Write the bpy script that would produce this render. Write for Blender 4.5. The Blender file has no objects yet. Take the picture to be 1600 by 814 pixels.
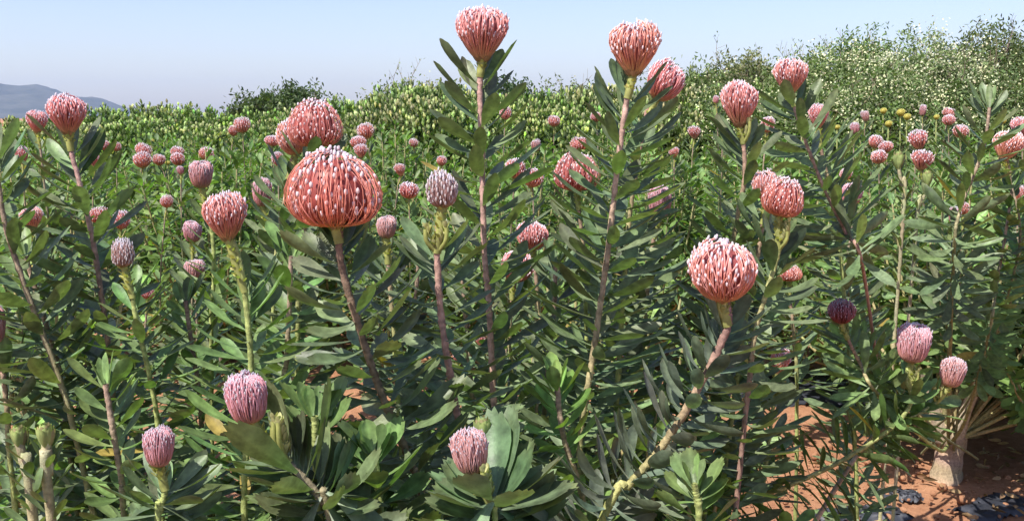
import bpy, math, random
import numpy as np
from mathutils import Vector, Matrix, Quaternion

rng = np.random.default_rng(7)
random.seed(7)
sc = bpy.context.scene
COL = sc.collection
R = math.radians

# ---------------------------------------------------------------- camera
F = 1537.0; CX, CY = 800.0, 407.0
PITCH = R(8.22); CAMZ = 1.3
cam = bpy.data.objects.new('camera', bpy.data.cameras.new('camera'))
COL.objects.link(cam); sc.camera = cam
cam.location = (0, 0, CAMZ); cam.rotation_euler = (R(90) - PITCH, 0, 0)
cam.data.sensor_width = 36; cam.data.lens = 36 * F / 1600
cam.data.clip_start = 0.02; cam.data.clip_end = 30000

def at(px, py, Y):
    """world point seen at photo pixel (px,py) at distance Y in front of the camera"""
    x = (px - CX) / F; y = -(py - CY) / F
    d = np.array([x, math.cos(PITCH) + y * math.sin(PITCH), -math.sin(PITCH) + y * math.cos(PITCH)])
    return np.array([0, 0, CAMZ]) + d * (Y / d[1])

# ---------------------------------------------------------------- materials
def nodes(name):
    m = bpy.data.materials.new(name); m.use_nodes = True
    nt = m.node_tree; nt.nodes.clear()
    out = nt.nodes.new('ShaderNodeOutputMaterial')
    return m, nt, out

def N(nt, typ, **kw):
    n = nt.nodes.new(typ)
    for k, v in kw.items():
        if k in n.inputs.keys(): n.inputs[k].default_value = v
        else: setattr(n, k, v)
    return n

def noise(nt, scale, detail=3, rough=0.6, obj=True):
    tc = N(nt, 'ShaderNodeTexCoord')
    n = N(nt, 'ShaderNodeTexNoise'); n.inputs['Scale'].default_value = scale
    n.inputs['Detail'].default_value = detail; n.inputs['Roughness'].default_value = rough
    nt.links.new(tc.outputs['Object'], n.inputs['Vector'])
    return n

def veg_mat(name, rough=0.5, spec=0.35, transl=0.25, nscale=60, namt=0.35, bump=0.0, tint=(1, 1, 1), transtint=(1.3, 1.6, 0.5), sheen=0.0):
    """plant surface: own colour in attribute 'col', mottled by noise, a little light through the blade"""
    m, nt, out = nodes(name)
    at_ = N(nt, 'ShaderNodeAttribute'); at_.attribute_name = 'col'
    nz = noise(nt, nscale)
    mr = N(nt, 'ShaderNodeMapRange'); mr.inputs['From Min'].default_value = .3; mr.inputs['From Max'].default_value = .7
    mr.inputs['To Min'].default_value = 1 - namt; mr.inputs['To Max'].default_value = 1 + namt
    nt.links.new(nz.outputs['Fac'], mr.inputs['Value'])
    vm = N(nt, 'ShaderNodeVectorMath', operation='SCALE')
    nt.links.new(at_.outputs['Color'], vm.inputs[0]); nt.links.new(mr.outputs['Result'], vm.inputs['Scale'])
    vt = N(nt, 'ShaderNodeVectorMath', operation='MULTIPLY'); vt.inputs[1].default_value = tint
    nt.links.new(vm.outputs[0], vt.inputs[0])
    p = N(nt, 'ShaderNodeBsdfPrincipled')
    p.inputs['Roughness'].default_value = rough; p.inputs['Specular IOR Level'].default_value = spec
    p.inputs['Sheen Weight'].default_value = sheen
    nt.links.new(vt.outputs[0], p.inputs['Base Color'])
    if bump:
        b = N(nt, 'ShaderNodeBump'); b.inputs['Strength'].default_value = bump; b.inputs['Distance'].default_value = 0.002
        nz2 = noise(nt, nscale * 4); nt.links.new(nz2.outputs['Fac'], b.inputs['Height'])
        nt.links.new(b.outputs[0], p.inputs['Normal'])
    last = p.outputs[0]
    if transl > 0:
        t = N(nt, 'ShaderNodeBsdfTranslucent')
        v2 = N(nt, 'ShaderNodeVectorMath', operation='MULTIPLY'); v2.inputs[1].default_value = transtint
        nt.links.new(vt.outputs[0], v2.inputs[0]); nt.links.new(v2.outputs[0], t.inputs['Color'])
        mx = N(nt, 'ShaderNodeMixShader'); mx.inputs[0].default_value = transl
        nt.links.new(last, mx.inputs[1]); nt.links.new(t.outputs[0], mx.inputs[2]); last = mx.outputs[0]
    nt.links.new(last, out.inputs['Surface'])
    return m

MAT = {
    'leaf': veg_mat('waxy_leaf', rough=.46, spec=.36, transl=.22, nscale=60, namt=.42, bump=.2),
    'fillleaf': veg_mat('green_leaf', rough=.5, spec=.3, transl=.28, nscale=30, namt=.3),
    'farleaf': veg_mat('shrub_leaf', rough=.55, spec=.3, transl=.3, nscale=1.6, namt=.3),
    'stem': veg_mat('stem_bark', rough=.7, spec=.2, transl=0, nscale=120, namt=.35, bump=.5),
    'style': veg_mat('flower_style', rough=.4, spec=.4, transl=.2, nscale=90, namt=.2, transtint=(1.3, .8, .8)),
    'tip': veg_mat('flower_tip', rough=.75, spec=.2, transl=.1, nscale=400, namt=.25, transtint=(1.1, 1, 1), sheen=.3, bump=.4),
    'bract': veg_mat('bract', rough=.6, spec=.3, transl=.25, nscale=90, namt=.25),
    'blossom': veg_mat('blossom', rough=.7, spec=.2, transl=.3, nscale=20, namt=.2, transtint=(1, 1, 1)),
    'twig': veg_mat('dry_twig', rough=.85, spec=.1, transl=0, nscale=50, namt=.3),
}

# ---------------------------------------------------------------- mesh accumulator
class Acc:
    def __init__(s): s.v = []; s.f = []; s.c = []; s.n = 0
    def add(s, v, f, c):
        v = np.asarray(v, float).reshape(-1, 3); f = np.asarray(f, int)
        c = np.asarray(c, float)
        if c.ndim == 1: c = np.tile(c, (len(v), 1))
        s.v.append(v); s.f.append(f + s.n); s.c.append(c); s.n += len(v)
    def build(s, name, mat, parent=None, smooth=True, origin=(0, 0, 0)):
        v = np.concatenate(s.v) - np.asarray(origin, float); c = np.concatenate(s.c)
        me = bpy.data.meshes.new(name)
        f = np.concatenate([x.reshape(-1, 4) for x in s.f])
        me.vertices.add(len(v)); me.vertices.foreach_set('co', v.ravel().astype('f'))
        me.loops.add(f.size); me.loops.foreach_set('vertex_index', f.ravel().astype('i'))
        me.polygons.add(len(f)); me.polygons.foreach_set('loop_start', (np.arange(len(f)) * 4).astype('i'))
        me.polygons.foreach_set('loop_total', np.full(len(f), 4, 'i'))
        me.update(calc_edges=True); me.validate()
        me.polygons.foreach_set('use_smooth', np.full(len(me.polygons), smooth))
        a = me.color_attributes.new('col', 'FLOAT_COLOR', 'POINT')
        a.data.foreach_set('color', np.concatenate([np.clip(c, 0, 1), np.ones((len(c), 1))], 1).ravel().astype('f'))
        me.materials.append(mat)
        o = bpy.data.objects.new(name, me); COL.objects.link(o)
        if parent is not None: o.parent = parent
        return o

def tag(o, label=None, cat=None, group=None, kind=None):
    if label: o['label'] = label
    if cat: o['category'] = cat
    if group: o['group'] = group
    if kind: o['kind'] = kind
    return o

def empty(name, loc):
    o = bpy.data.objects.new(name, None); COL.objects.link(o)
    o.empty_display_size = .1; o.location = tuple(loc); return o

def unit(a): return a / (np.linalg.norm(a, axis=-1, keepdims=True) + 1e-12)

def catmull(P, n):
    P = np.asarray(P, float)
    P = np.vstack([2 * P[0] - P[1], P, 2 * P[-1] - P[-2]])
    k = len(P) - 3; out = []
    for t in np.linspace(0, k - 1e-6, n):
        i = int(t); u = t - i; a, b, c, d = P[i:i + 4]
        out.append(.5 * (2 * b + (c - a) * u + (2 * a - 5 * b + 4 * c - d) * u * u + (3 * b - a - 3 * c + d) * u ** 3))
    return np.array(out)

def tube(acc, P, rad, col, sides=8, rough=0.0, cap=True):
    P = np.asarray(P, float); n = len(P)
    T = unit(np.gradient(P, axis=0))
    ref = np.array([0, 1, 0.]) if abs(T[0][1]) < .8 else np.array([1., 0, 0])
    U = unit(np.cross(T, ref)); V = np.cross(T, U)
    a = np.linspace(0, 2 * math.pi, sides, endpoint=False)
    rad = np.broadcast_to(np.asarray(rad, float), (n,))
    rr = rad[:, None] * (1 + rough * rng.uniform(-1, 1, (n, sides)))
    v = P[:, None] + rr[..., None] * (np.cos(a)[None, :, None] * U[:, None] + np.sin(a)[None, :, None] * V[:, None])
    i, j = np.meshgrid(np.arange(n - 1), np.arange(sides), indexing='ij')
    j2 = (j + 1) % sides
    f = np.stack([i * sides + j, i * sides + j2, (i + 1) * sides + j2, (i + 1) * sides + j], -1).reshape(-1, 4)
    c = np.asarray(col, float)
    if c.ndim == 2: c = np.repeat(c, sides, 0)
    acc.add(v, f, c)

def ellips(acc, centre, axis, ra, rl, col, nu=6, nv=4):
    """small elongated knob along axis"""
    axis = unit(np.asarray(axis, float)); ref = np.array([0, 0, 1.]) if abs(axis[2]) < .9 else np.array([1., 0, 0])
    t = np.linspace(-1, 1, nv + 2)
    P = np.asarray(centre)[None] + axis[None] * (t * rl)[:, None]
    tube(acc, P, np.maximum(np.sqrt(1 - t * t) * ra, ra * .05), col, sides=nu)

# ---------------------------------------------------------------- leaves
def leaf_template(hi):
    if hi == 3:
        t = np.array([0, .12, .28, .46, .64, .78, .90]); u = np.linspace(-.5, .5, 9)
        w = np.array([.12, .22, .46, .76, .97, 1.0, .80])
        tip = .13 * (1 - (2 * np.abs(u)) ** 1.6) + np.array([-.03, .035, -.03, .04, -.02, .04, -.03, .035, -.03])
    elif hi == 2:
        t = np.array([0, .1, .25, .42, .6, .76, .88, .95]); u = np.array([-.5, -.28, 0, .28, .5])
        w = np.array([.16, .26, .55, .84, 1.0, .98, .80, .52])
        tip = np.array([-.02, .03, .055, .03, -.02])   # forward offset of the last row
    elif hi == 1:
        t = np.array([0, .3, .65, .9]); u = np.array([-.5, 0, .5])
        w = np.array([.15, .62, 1.0, .62]); tip = np.array([0, .1, 0.])
    else:
        t = np.array([0, .55, 1.0]); u = np.array([-.5, 0, .5])
        w = np.array([.2, 1.0, .3]); tip = np.array([0, .0, 0.])
    return t, u, w, tip
TPL = {h: leaf_template(h) for h in (0, 1, 2, 3)}

def leaves(acc, P, T, Rd, L, W, th0, th1, tw, fold, col, hi=1, teeth=0.0, edge=None):
    if teeth and hi == 2: hi = 3
    """a batch of oblong leaves: base P, stem axis T, outward Rd; angle from the axis runs th0 -> th1"""
    t, u, w, tip = TPL[hi]; n = len(P); nt_, nu = len(t), len(u)
    P, T, Rd = (np.asarray(x, float) for x in (P, T, Rd))
    Rd = unit(Rd - (Rd * T).sum(-1, keepdims=True) * T)
    L, W, th0, th1, tw, fold = (np.broadcast_to(np.asarray(x, float), (n,)) for x in (L, W, th0, th1, tw, fold))
    th = th0[:, None] + (th1 - th0)[:, None] * t[None]
    D = np.cos(th)[..., None] * T[:, None] + np.sin(th)[..., None] * Rd[:, None]
    Nn = np.sin(th)[..., None] * T[:, None] - np.cos(th)[..., None] * Rd[:, None]
    dt = np.diff(t, prepend=0)
    Dm = (D + np.concatenate([D[:, :1], D[:, :-1]], 1)) / 2
    C = P[:, None] + np.cumsum(Dm * dt[None, :, None], 1) * L[:, None, None]
    S = np.cross(T, Rd)[:, None]
    ph = tw[:, None] * (.25 + .75 * t[None])
    S2 = np.cos(ph)[..., None] * S + np.sin(ph)[..., None] * Nn
    N2 = -np.sin(ph)[..., None] * S + np.cos(ph)[..., None] * Nn
    ww = W[:, None] * w[None]
    V = C[:, :, None] + ww[..., None, None] * (u[None, None, :, None] * S2[:, :, None]) \
        + ww[..., None, None] * ((np.abs(u) * 2)[None, None, :, None] ** 1.5 * .5 * fold[:, None, None, None] * N2[:, :, None])
    V[:, -1] += (tip[None, :, None] * L[:, None, None]) * D[:, -1][:, None]
    if False:
        # blunt teeth near the end: push outline points in and out along the blade
        z = np.array([.0, .05, -.01, .05, .0]) * teeth
        V[:, -1] += (z[None, :, None] * L[:, None, None]) * D[:, -1][:, None]
        k = rng.uniform(.84, 1.0, (n, 1))
        for row, s in ((-3, 1.07), (-2, .84)):
            for cix in (0, -1):
                V[:, row, cix] = C[:, row] + (V[:, row, cix] - C[:, row]) * s
    i, j = np.meshgrid(np.arange(nt_ - 1), np.arange(nu - 1), indexing='ij')
    f = np.stack([i * nu + j, i * nu + j + 1, (i + 1) * nu + j + 1, (i + 1) * nu + j], -1).reshape(-1, 4)
    f = (f[None] + (np.arange(n) * nt_ * nu)[:, None, None]).reshape(-1, 4)
    col = np.asarray(col, float)
    if col.ndim == 1: col = np.tile(col, (n, 1))
    cc = np.broadcast_to(col[:, None, None], (n, nt_, nu, 3)).copy()
    if hi >= 2:
        # pale leaf base and midrib, lighter margin
        cc[:, 0] = cc[:, 0] + .12; cc[:, 1, :] += .02
        cc[:, 1:, nu // 2] *= 1.25; cc[:, 1:, 0] *= 1.15; cc[:, 1:, -1] *= 1.15; cc[:, -1] = cc[:, -1] * .9 + np.array([.018, .008, .002])
    acc.add(V, f, cc.reshape(-1, 3))

def jit(c, n, a=.18, hue=.05):
    c = np.asarray(c, float)
    return np.clip(c[None] * (1 + rng.normal(0, a, (n, 1))) * (1 + rng.normal(0, hue, (n, 3))), .004, 1)

DARK = (.112, .152, .074)      # blue-grey green blade
MID = (.118, .178, .062)
BRIGHT = (.145, .235, .062)
PINKSTEM = (.36, .22, .175); LIMESTEM = (.33, .37, .13)

def leafy(acc, P, s0, s1, spacing, L, W, col, hi=2, th0=(62, 12), th1=(30, 14), tw=20, fold=.25, topsmall=.75, teeth=0.0, az0=None, colvar=.18):
    """spiral leaves along the polyline P (top to bottom) between arc lengths s0 and s1"""
    d = np.linalg.norm(np.diff(P, axis=0), axis=1); s = np.concatenate([[0], np.cumsum(d)])
    s1 = min(s1, s[-1] - .01); n = max(3, int((s1 - s0) / (spacing * .86)))
    q = s0 + (s1 - s0) * (np.arange(n) + rng.uniform(-.3, .3, n)) / n; q = np.clip(q, 0, s[-1])
    pos = np.stack([np.interp(q, s, P[:, k]) for k in range(3)], 1)
    Tn = unit(-np.gradient(P, axis=0)); Tt = unit(np.stack([np.interp(q, s, Tn[:, k]) for k in range(3)], 1))
    az = (rng.uniform(0, 6.28) if az0 is None else az0) + np.arange(n) * 2.39996 + rng.normal(0, .2, n)
    ref = np.array([1., 0, 0]); U = unit(np.cross(Tt, np.cross(ref, Tt))); V = np.cross(Tt, U)
    Rd = np.cos(az)[:, None] * U + np.sin(az)[:, None] * V
    g = (q - s0) / max(s1 - s0, 1e-6); q_abs = q - s0
    cl_ = jit(col, n, colvar, .06); old = (rng.random(n) < .009) & (q_abs > .12); cl_[old] = np.array((.34, .26, .07)) * rng.uniform(.6, 1.1, (int(old.sum()), 1))
    W = W * .95; LL = L * (topsmall + (1 - topsmall) * np.clip(g * 4, 0, 1)) * rng.uniform(.82, 1.12, n)
    a0 = np.radians(rng.normal(th0[0] + 21, th0[1] * .8, n)) * np.clip(.62 + q_abs * 4.5, .5, 1)
    a1 = np.radians(rng.normal(th1[0] + 18, th1[1] * .8, n) + 12 * g) * np.clip(.5 + q_abs * 4, .5, 1)
    fr = (q_abs < .055) & (Rd[:, 1] < -.35) & (rng.random(n) < .75) & (L > .03); Rd[fr, 1] *= -1
    Rd = unit(Rd * (1, .8, 1)); pos = pos + Rd * .003
    leaves(acc, pos, Tt, Rd, LL, W * rng.uniform(.85, 1.15, n), a0, a1, np.radians(rng.normal(0, tw, n)),
           rng.uniform(fold * .5, fold * 1.5, n), cl_, hi, teeth)

# ---------------------------------------------------------------- flower heads
PROF = {
    'open':   [(.12, .02), (.40, .01), (.74, .10), (.95, .25), (1.0, .39), (.95, .58), (.78, .79), (.48, .94), (.0, 1.0)],
    'round':  [(.14, .00), (.48, .07), (.84, .28), (1.0, .50), (.97, .70), (.76, .88), (.42, .98), (.0, 1.0)],
    'cup':    [(.16, .00), (.36, .09), (.66, .30), (.91, .52), (1.0, .68), (.91, .83), (.58, .96), (.0, 1.0)],
    'bud':    [(.28, .00), (.64, .08), (.86, .25), (.98, .52), (1.0, .74), (.84, .91), (.48, .99), (.0, 1.0)],
    'closed': [(.30, .00), (.78, .14), (1.0, .38), (.95, .62), (.74, .84), (.38, .97), (.0, 1.0)],
}
#          tips  lowest tip  base colour        middle colour       upper colour      tip colour          core colour
HEADC = {
    'open':   (230, .17, (.78, .46, .17), (.74, .25, .18), (.76, .33, .29), (.80, .58, .58), (.32, .07, .06)),
    'round':  (215, .34, (.66, .42, .20), (.78, .27, .19), (.76, .31, .28), (.80, .63, .66), (.34, .09, .09)),
    'cup':    (190, .42, (.66, .46, .22), (.76, .29, .21), (.74, .32, .28), (.80, .65, .68), (.34, .10, .10)),
    'bud':    (280, .54, (.56, .40, .25), (.60, .26, .24), (.58, .30, .32), (.60, .52, .56), (.38, .16, .17)),
    'closed': (150, .06, (.45, .30, .18), (.46, .26, .24), (.46, .31, .31), (.54, .47, .47), (.30, .17, .15)),
}
def make_head(kind, hi, seed, tint=1.0, crimson=False):
    """unit head: radius 1, height 1, base at the origin, axis +Z; returns two meshes (styles, tips)"""
    g = np.random.default_rng(seed)
    prof = catmull(np.array([(r, 0, z) for r, z in PROF[kind]]), 44)[:, [0, 2]]
    prof[:, 0] = np.maximum(prof[:, 0], 0)
    n, zlo, cb, cm, cu, ct, cc = HEADC[kind]
    cb, cm, cu, ct, cc = (np.array(x) for x in (cb, cm, cu, ct, cc))
    hv = 1 + g.normal(0, .045, 3) * (.6, 1, 1); cb, cm, cu = cb * hv, cm * hv, cu * hv
    if crimson: cb, cm, cu, ct, cc = cb * (.5, .25, .3), cm * (.5, .3, .5), cu * (.5, .3, .5), ct * (.55, .4, .5), cc * (.4, .3, .5)
    if not hi: n = int(n * .5)
    d = np.linalg.norm(np.diff(prof, axis=0), axis=1); s = np.concatenate([[0], np.cumsum(d)])
    A, B = Acc(), Acc(); f1, f2, f3 = g.uniform(0, 6.28, 3)
    lump = lambda az: 1 + .04 * math.sin(az + f1) + .03 * math.sin(2 * az + f2) + .025 * math.sin(5 * az + f3)
    lo = s[np.argmax((prof[:, 1] >= zlo) & (s > s[-1] * .2))]
    ss = np.linspace(lo, s[-1] * .985, 400); rr = np.interp(ss, s, prof[:, 0]) + .03
    cdf = np.cumsum(rr); cdf /= cdf[-1]
    seg = 12 if hi else 6; sides = 4 if hi else 3
    for k in range(n):
        q = np.interp((k + g.uniform(.2, .8)) / n, cdf, ss); az = k * 2.39996 + g.normal(0, .05)
        sq = np.linspace(0, q, seg)
        lay = 1 - .13 * g.random()
        rib = 22 if kind == 'bud' else 28
        if g.random() < .05: continue
        jl = 1 + (lump(az) - 1 + g.normal(0, .026 if kind == 'open' else .018)) * np.linspace(0, 1, seg) ** 2
        r = jl * np.interp(sq, s, prof[:, 0]) * (1 - (1 - lay) * np.sin(np.linspace(0, 1, seg) * math.pi * .5))
        z = jl * np.interp(sq, s, prof[:, 1])
        # the style bows a little proud of the dome just below its tip
        bow = .075 * np.sin(np.linspace(0, 1, seg) * math.pi) * (1.3 if kind == 'open' else .2 if kind == 'bud' else .5) * g.uniform(.3, 1.3)
        aa = az + g.normal(0, .19) * np.sin(np.linspace(0, 1, seg) * math.pi) + np.linspace(0, g.normal(0, .06), seg)
        if kind in ('bud', 'cup', 'round'):
            near_ = np.round(az / (2 * math.pi) * rib) * 2 * math.pi / rib
            aa = aa + (near_ - az) * (.75 if kind == 'bud' else .55) * np.sin(np.linspace(0, 1, seg) ** 1.2 * math.pi) ** .7
        P = np.stack([(r + bow) * np.cos(aa), (r + bow) * np.sin(aa), z], 1)
        m = np.linspace(0, 1, seg)[:, None]
        colr = np.where(m < .5, cb + (cm - cb) * (m * 2), cm + (cu - cm) * (m * 2 - 1)) * g.uniform(.8, 1.15)
        wd = {'open': .0100, 'round': .0125, 'cup': .0140, 'bud': .020, 'closed': .018}[kind] * g.uniform(.8, 1.2) * (1 if hi else 1.7)
        tube(A, P, wd * (1 - .25 * m[:, 0]), colr, sides)
        tn = unit(P[-1] - P[-2]); out = unit(np.array([P[-1][0], P[-1][1], .25 * P[-1][2] + .05]))
        dirn = unit(tn + out * (.55 if kind in ('open', 'round', 'closed') else .8))
        sz = {'open': .038, 'round': .037, 'cup': .036, 'bud': .032, 'closed': .058}[kind] * (1 if hi else 1.45) * g.uniform(.8, 1.2)
        grey = (.35 + .6 * g.random()) * (1 if z[-1] > .74 else .3 if kind == 'bud' else .12)
        tc = ct * g.uniform(.82, 1.15) * (1 - grey) + grey * np.array([.66, .62, .70]) * (.5 if crimson else 1)
        if kind != 'open': P[-1] *= (1.05, 1.05, 1.0)
        ellips(B, P[-1] + dirn * sz * .5, dirn, sz, sz * (1.1 if kind == 'open' else 1.45), tc, 6 if hi else 4, 3 if hi else 2)
        if kind in ('bud', 'cup', 'round') and hi:      # woolly perianth strap below each tip
            tube(A, P[int(seg * .6):] * (1.01, 1.01, 1), wd * 1.35, np.clip(cu * g.uniform(.9, 1.15) + .05, 0, 1), sides)
    # inner mass of folded flowers
    a = np.linspace(0, 2 * math.pi, 28, endpoint=False); pr = prof[::3].copy(); pr[:, 0] *= .78; pr[:, 1] = .03 + pr[:, 1] * .88
    rib = 1 + .05 * np.cos(a * 14)
    v = np.stack([pr[:, None, 0] * np.cos(a)[None] * rib, pr[:, None, 0] * np.sin(a)[None] * rib, np.repeat(pr[:, 1:2], 28, 1)], -1)
    i, j = np.meshgrid(np.arange(len(pr) - 1), np.arange(28), indexing='ij')
    f = np.stack([i * 28 + j, i * 28 + (j + 1) % 28, (i + 1) * 28 + (j + 1) % 28, (i + 1) * 28 + j], -1).reshape(-1, 4)
    colr = np.repeat((cc[None] * (1 - .2 * (pr[:, 1:2] > .8))), 28, 0) * g.uniform(.7, 1.2, (len(pr) * 28, 1))
    A.add(v, f, colr)
    # involucral bracts at the base
    for k in range(26 if hi else 10):
        az = k * 2.4; r0 = .12 + .1 * g.random(); z0 = -.06 + .05 * g.random()
        rd = np.array([math.cos(az), math.sin(az), 0]); p = rd * r0 + np.array([0, 0, z0])
        leaves(A, [p], [[0, 0, 1]], [rd], .24, .13, R(75), R(45), 0, .3, np.array([.36, .22, .12]) * g.uniform(.7, 1.3), 1)
    return A, B

HEADS = {}
def head_meshes(kind, hi, k, crimson=False):
    key = (kind, hi, k, crimson)
    if key not in HEADS:
        A, B = make_head(kind, hi, 100 + k * 7 + len(kind), crimson=crimson)
        a = A.build('flower_head', MAT['style']); b = B.build('style_tips', MAT['tip'])
        HEADS[key] = (a.data, b.data)
        bpy.data.objects.remove(a); bpy.data.objects.remove(b)
    return HEADS[key]

def add_head(parent, base, axis, Wd, Ht, kind, hi=True, var=0, crimson=False, label=None):
    """flower head (> style_tips); base in parent space"""
    a, b = head_meshes(kind, hi, var, crimson)
    o = bpy.data.objects.new('flower_head', a); COL.objects.link(o); o.parent = parent
    q = Vector((0, 0, 1)).rotation_difference(Vector(axis)) @ Quaternion((0, 0, 1), random.uniform(0, 6.28))
    o.rotation_mode = 'QUATERNION'; o.rotation_quaternion = q
    o.location = tuple(base); a_ = random.uniform(.94, 1.05); o.scale = (Wd / 2 * a_, Wd / 2 / a_, Ht * random.uniform(.95, 1.04))
    t = bpy.data.objects.new('style_tips', b); COL.objects.link(t); t.parent = o
    if label: o['label'] = label
    return o

# ---------------------------------------------------------------- one flowering (or leafy) stem
def stem_plant(label, D, path, head=None, kind='cup', tilt=None, L=.095, W=.024, col=DARK, spacing=.0070, leaf_to=1.25, stalk=.045,
               hi=True, stemcol=(PINKSTEM, LIMESTEM), rad=.0055, name='pincushion_protea', cat='protea', group=None, var=None,
               teeth=0.0, crimson=False, th0=(64, 12), th1=(30, 14), tw=22, dD=0.0, root=None, side_buds=0, hlabel=None, fold=.25, rosette=0, topsmall=.72):
    P = [at(x, y, D + dD * i / max(1, len(path) - 1)) for i, (x, y) in enumerate(path)]
    last = P[-1]; prev = P[-2]
    dirn = unit(last - prev); dirn[2] = min(dirn[2], -.5)
    z = last[2]
    if root is None:
        root = np.array([last[0] + np.clip(dirn[0] * z * .5, -.25, .25), last[1] + .12, 0.0])
    root = np.array(root, float)
    ctrl = P + [last * .5 + root * .5 + np.array([0, -.02, 0]) + .1 * dirn * z, root]
    C = catmull(ctrl, 60 + 10 * len(ctrl)) if hi else catmull(ctrl, 40)
    E = empty(name, root)
    n = len(C); sl = np.concatenate([[0], np.cumsum(np.linalg.norm(np.diff(C, axis=0), axis=1))])
    vis = sl[np.argmin(np.linalg.norm(C - last, axis=1))]
    g = np.clip(sl / max(vis, .1), 0, 1)[:, None]
    scol = np.array(stemcol[0]) * (1 - g ** 1.5) + np.array(stemcol[1]) * g ** 1.5
    A = Acc(); tube(A, C, rad * .88 * (.8 + .5 * sl / sl[-1]), scol * rng.uniform(.65, 1.2, (n, 1)), 8 if hi else 5, rough=.2)
    A.build('stem', MAT['stem'], E, origin=root)
    A = Acc()
    leafy(A, C, (stalk if head else 0.004), leaf_to, spacing, L, W, col, 2 if hi else 1, th0=th0, th1=th1, tw=tw, teeth=teeth, fold=fold, topsmall=topsmall)
    if not head:
        leafy(A, C, 0.0, .02, .004, L * .6, W * .6, np.array(col) * 1.25, 2 if hi else 1, th0=(22, 8), th1=(8, 6), tw=20)
    if rosette:
        leafy(A, C, stalk, stalk + .03, .03 / rosette, L * 1.1, W * 1.25, col, 2, th0=(62, 16), th1=(45, 18), tw=20, teeth=teeth, topsmall=1)
    A.build('foliage', MAT['leaf' if hi else 'fillleaf'], E, origin=root)
    if head:
        hx, hy, hw, hh = head
        Wd = hw * D / F * (.95 if kind == 'open' else .92); Ht = hh * D / F * (.93 if kind == 'open' else .94)
        top = at(hx, hy - hh * .5, D); bot = at(hx, hy + hh * .5, D)
        ax = np.array([0, 0, 1.]) if tilt is None else np.array([math.sin(R(tilt)), 0, math.cos(R(tilt))])
        if tilt is not None:
            mid = (top + bot) / 2; bot = mid - ax * Ht / 2
        v = (int(hx) % 4 if hi else int(hx) % 3) if var is None else var
        add_head(E, bot - root, ax, Wd, Ht, kind, hi, v, crimson, hlabel)
        # short lime stalk of small scale leaves joining head and stem
        S = Acc(); m = 10; k0 = max(2, int(np.argmin(np.abs(sl - stalk))))
        A0 = catmull([bot + ax * .004, bot * .55 + C[k0] * .45 - ax * .001, C[k0]], m)
        lime = np.array((.36, .37, .12))
        tube(S, A0, np.linspace(rad * 1.15, rad * 1.0, m), lime * rng.uniform(.85, 1.1, (m, 1)), 8 if hi else 5, rough=.1)
        nb = 34 if hi else 8
        ln = np.linalg.norm(A0[-1] - A0[0])
        leafy(S, A0, 0.0, ln, ln / nb, .011 if hi else .016, .0065, (.40, .40, .14), 1, th0=(60, 18), th1=(25, 15), tw=15, topsmall=1)
        S.build('flower_stalk', MAT['bract'], E, origin=root)
        for b in range(side_buds):
            B = Acc(); an = rng.uniform(0, 6.28); sd = np.array([math.cos(an), math.sin(an) * .7 - .4, 0])
            b0 = C[k0]; b1 = b0 + sd * .014 + np.array([0, 0, .03 + .02 * rng.random()])
            tube(B, catmull([b0, (b0 + b1) / 2 + sd * .006, b1], 6), .0028, lime, 6)
            for q in range(40):
                tt = rng.random(); c = b0 + (b1 - b0) * (.2 + .8 * tt)
                a2 = rng.uniform(0, 6.28); rd = np.array([math.cos(a2), math.sin(a2), 0])
                leaves(B, [c], [[0, 0, 1.]], [rd], .013, .005, R(45), R(5), 0, .3, np.array([.48, .47, .22]) * rng.uniform(.8, 1.2), 1)
            B.build('young_bud', MAT['bract'], E, origin=root)
    return tag(E, label, cat, group)

bx, by, _ = at(1478, 752, 3.45) * (1, 1, 0)
G1 = 'flowering protea stems in the front row'
# ================= the front row, stem by stem =================
stem_plant('protea stem with the largest, widest orange-red bloom, left of centre', 1.15,
    [(531, 352), (531, 402), (548, 470), (572, 545), (598, 620), (640, 720), (668, 814)], (525, 291, 146, 122), 'open',
    L=0.1003, W=.027, spacing=0.0052, teeth=1, group=G1, rad=.006, stalk=.022, stemcol=((.22, .14, .10), (.22, .20, .10)), th0=(70, 12), th1=(36, 14), tw=25, var=0)
stem_plant('tall protea stem whose coral bloom stands highest against the sky', 1.6,
    [(751, 92), (750, 150), (753, 240), (756, 380), (764, 480), (770, 600), (775, 700)], (753, 54, 85, 80), 'cup',
    L=0.1231, W=.025, spacing=0.0070, group=G1, rad=.0062, stalk=.03, stemcol=((.46, .28, .24), (.44, .28, .21)), th0=(55, 10), th1=(28, 10), var=1)
stem_plant('tall protea stem with goblet-shaped coral bloom, right of the highest one', 1.5,
    [(988, 118), (978, 165), (962, 285), (946, 420), (926, 560), (906, 690), (912, 814)], (990, 75, 83, 84), 'cup',
    L=0.1186, W=.024, spacing=0.0060, group=G1, rad=.0058, stalk=.035, stemcol=((.46, .29, .24), (.36, .38, .13)), th0=(60, 10), th1=(28, 10), var=2)
stem_plant('protea stem with reddish bloom tucked behind the goblet bloom at the skyline', 1.75,
    [(1012, 168), (1000, 230), (985, 330), (975, 450)], (1040, 128, 62, 64), 'round', tilt=28, group=G1, L=0.1140, W=.024, stalk=.03, var=3)
stem_plant('protea stem with closed grey-pink cone bud, right of the largest bloom', 1.25,
    [(688, 328), (683, 395), (690, 500), (706, 600), (722, 690), (740, 814)], (691, 294, 50, 60), 'closed',
    L=0.0969, W=.023, spacing=0.0052, group=G1, rad=.0058, stalk=.055, side_buds=2, stemcol=((.44, .27, .22), (.40, .27, .18)), teeth=1, th0=(72, 12), th1=(45, 14), var=0)
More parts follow.
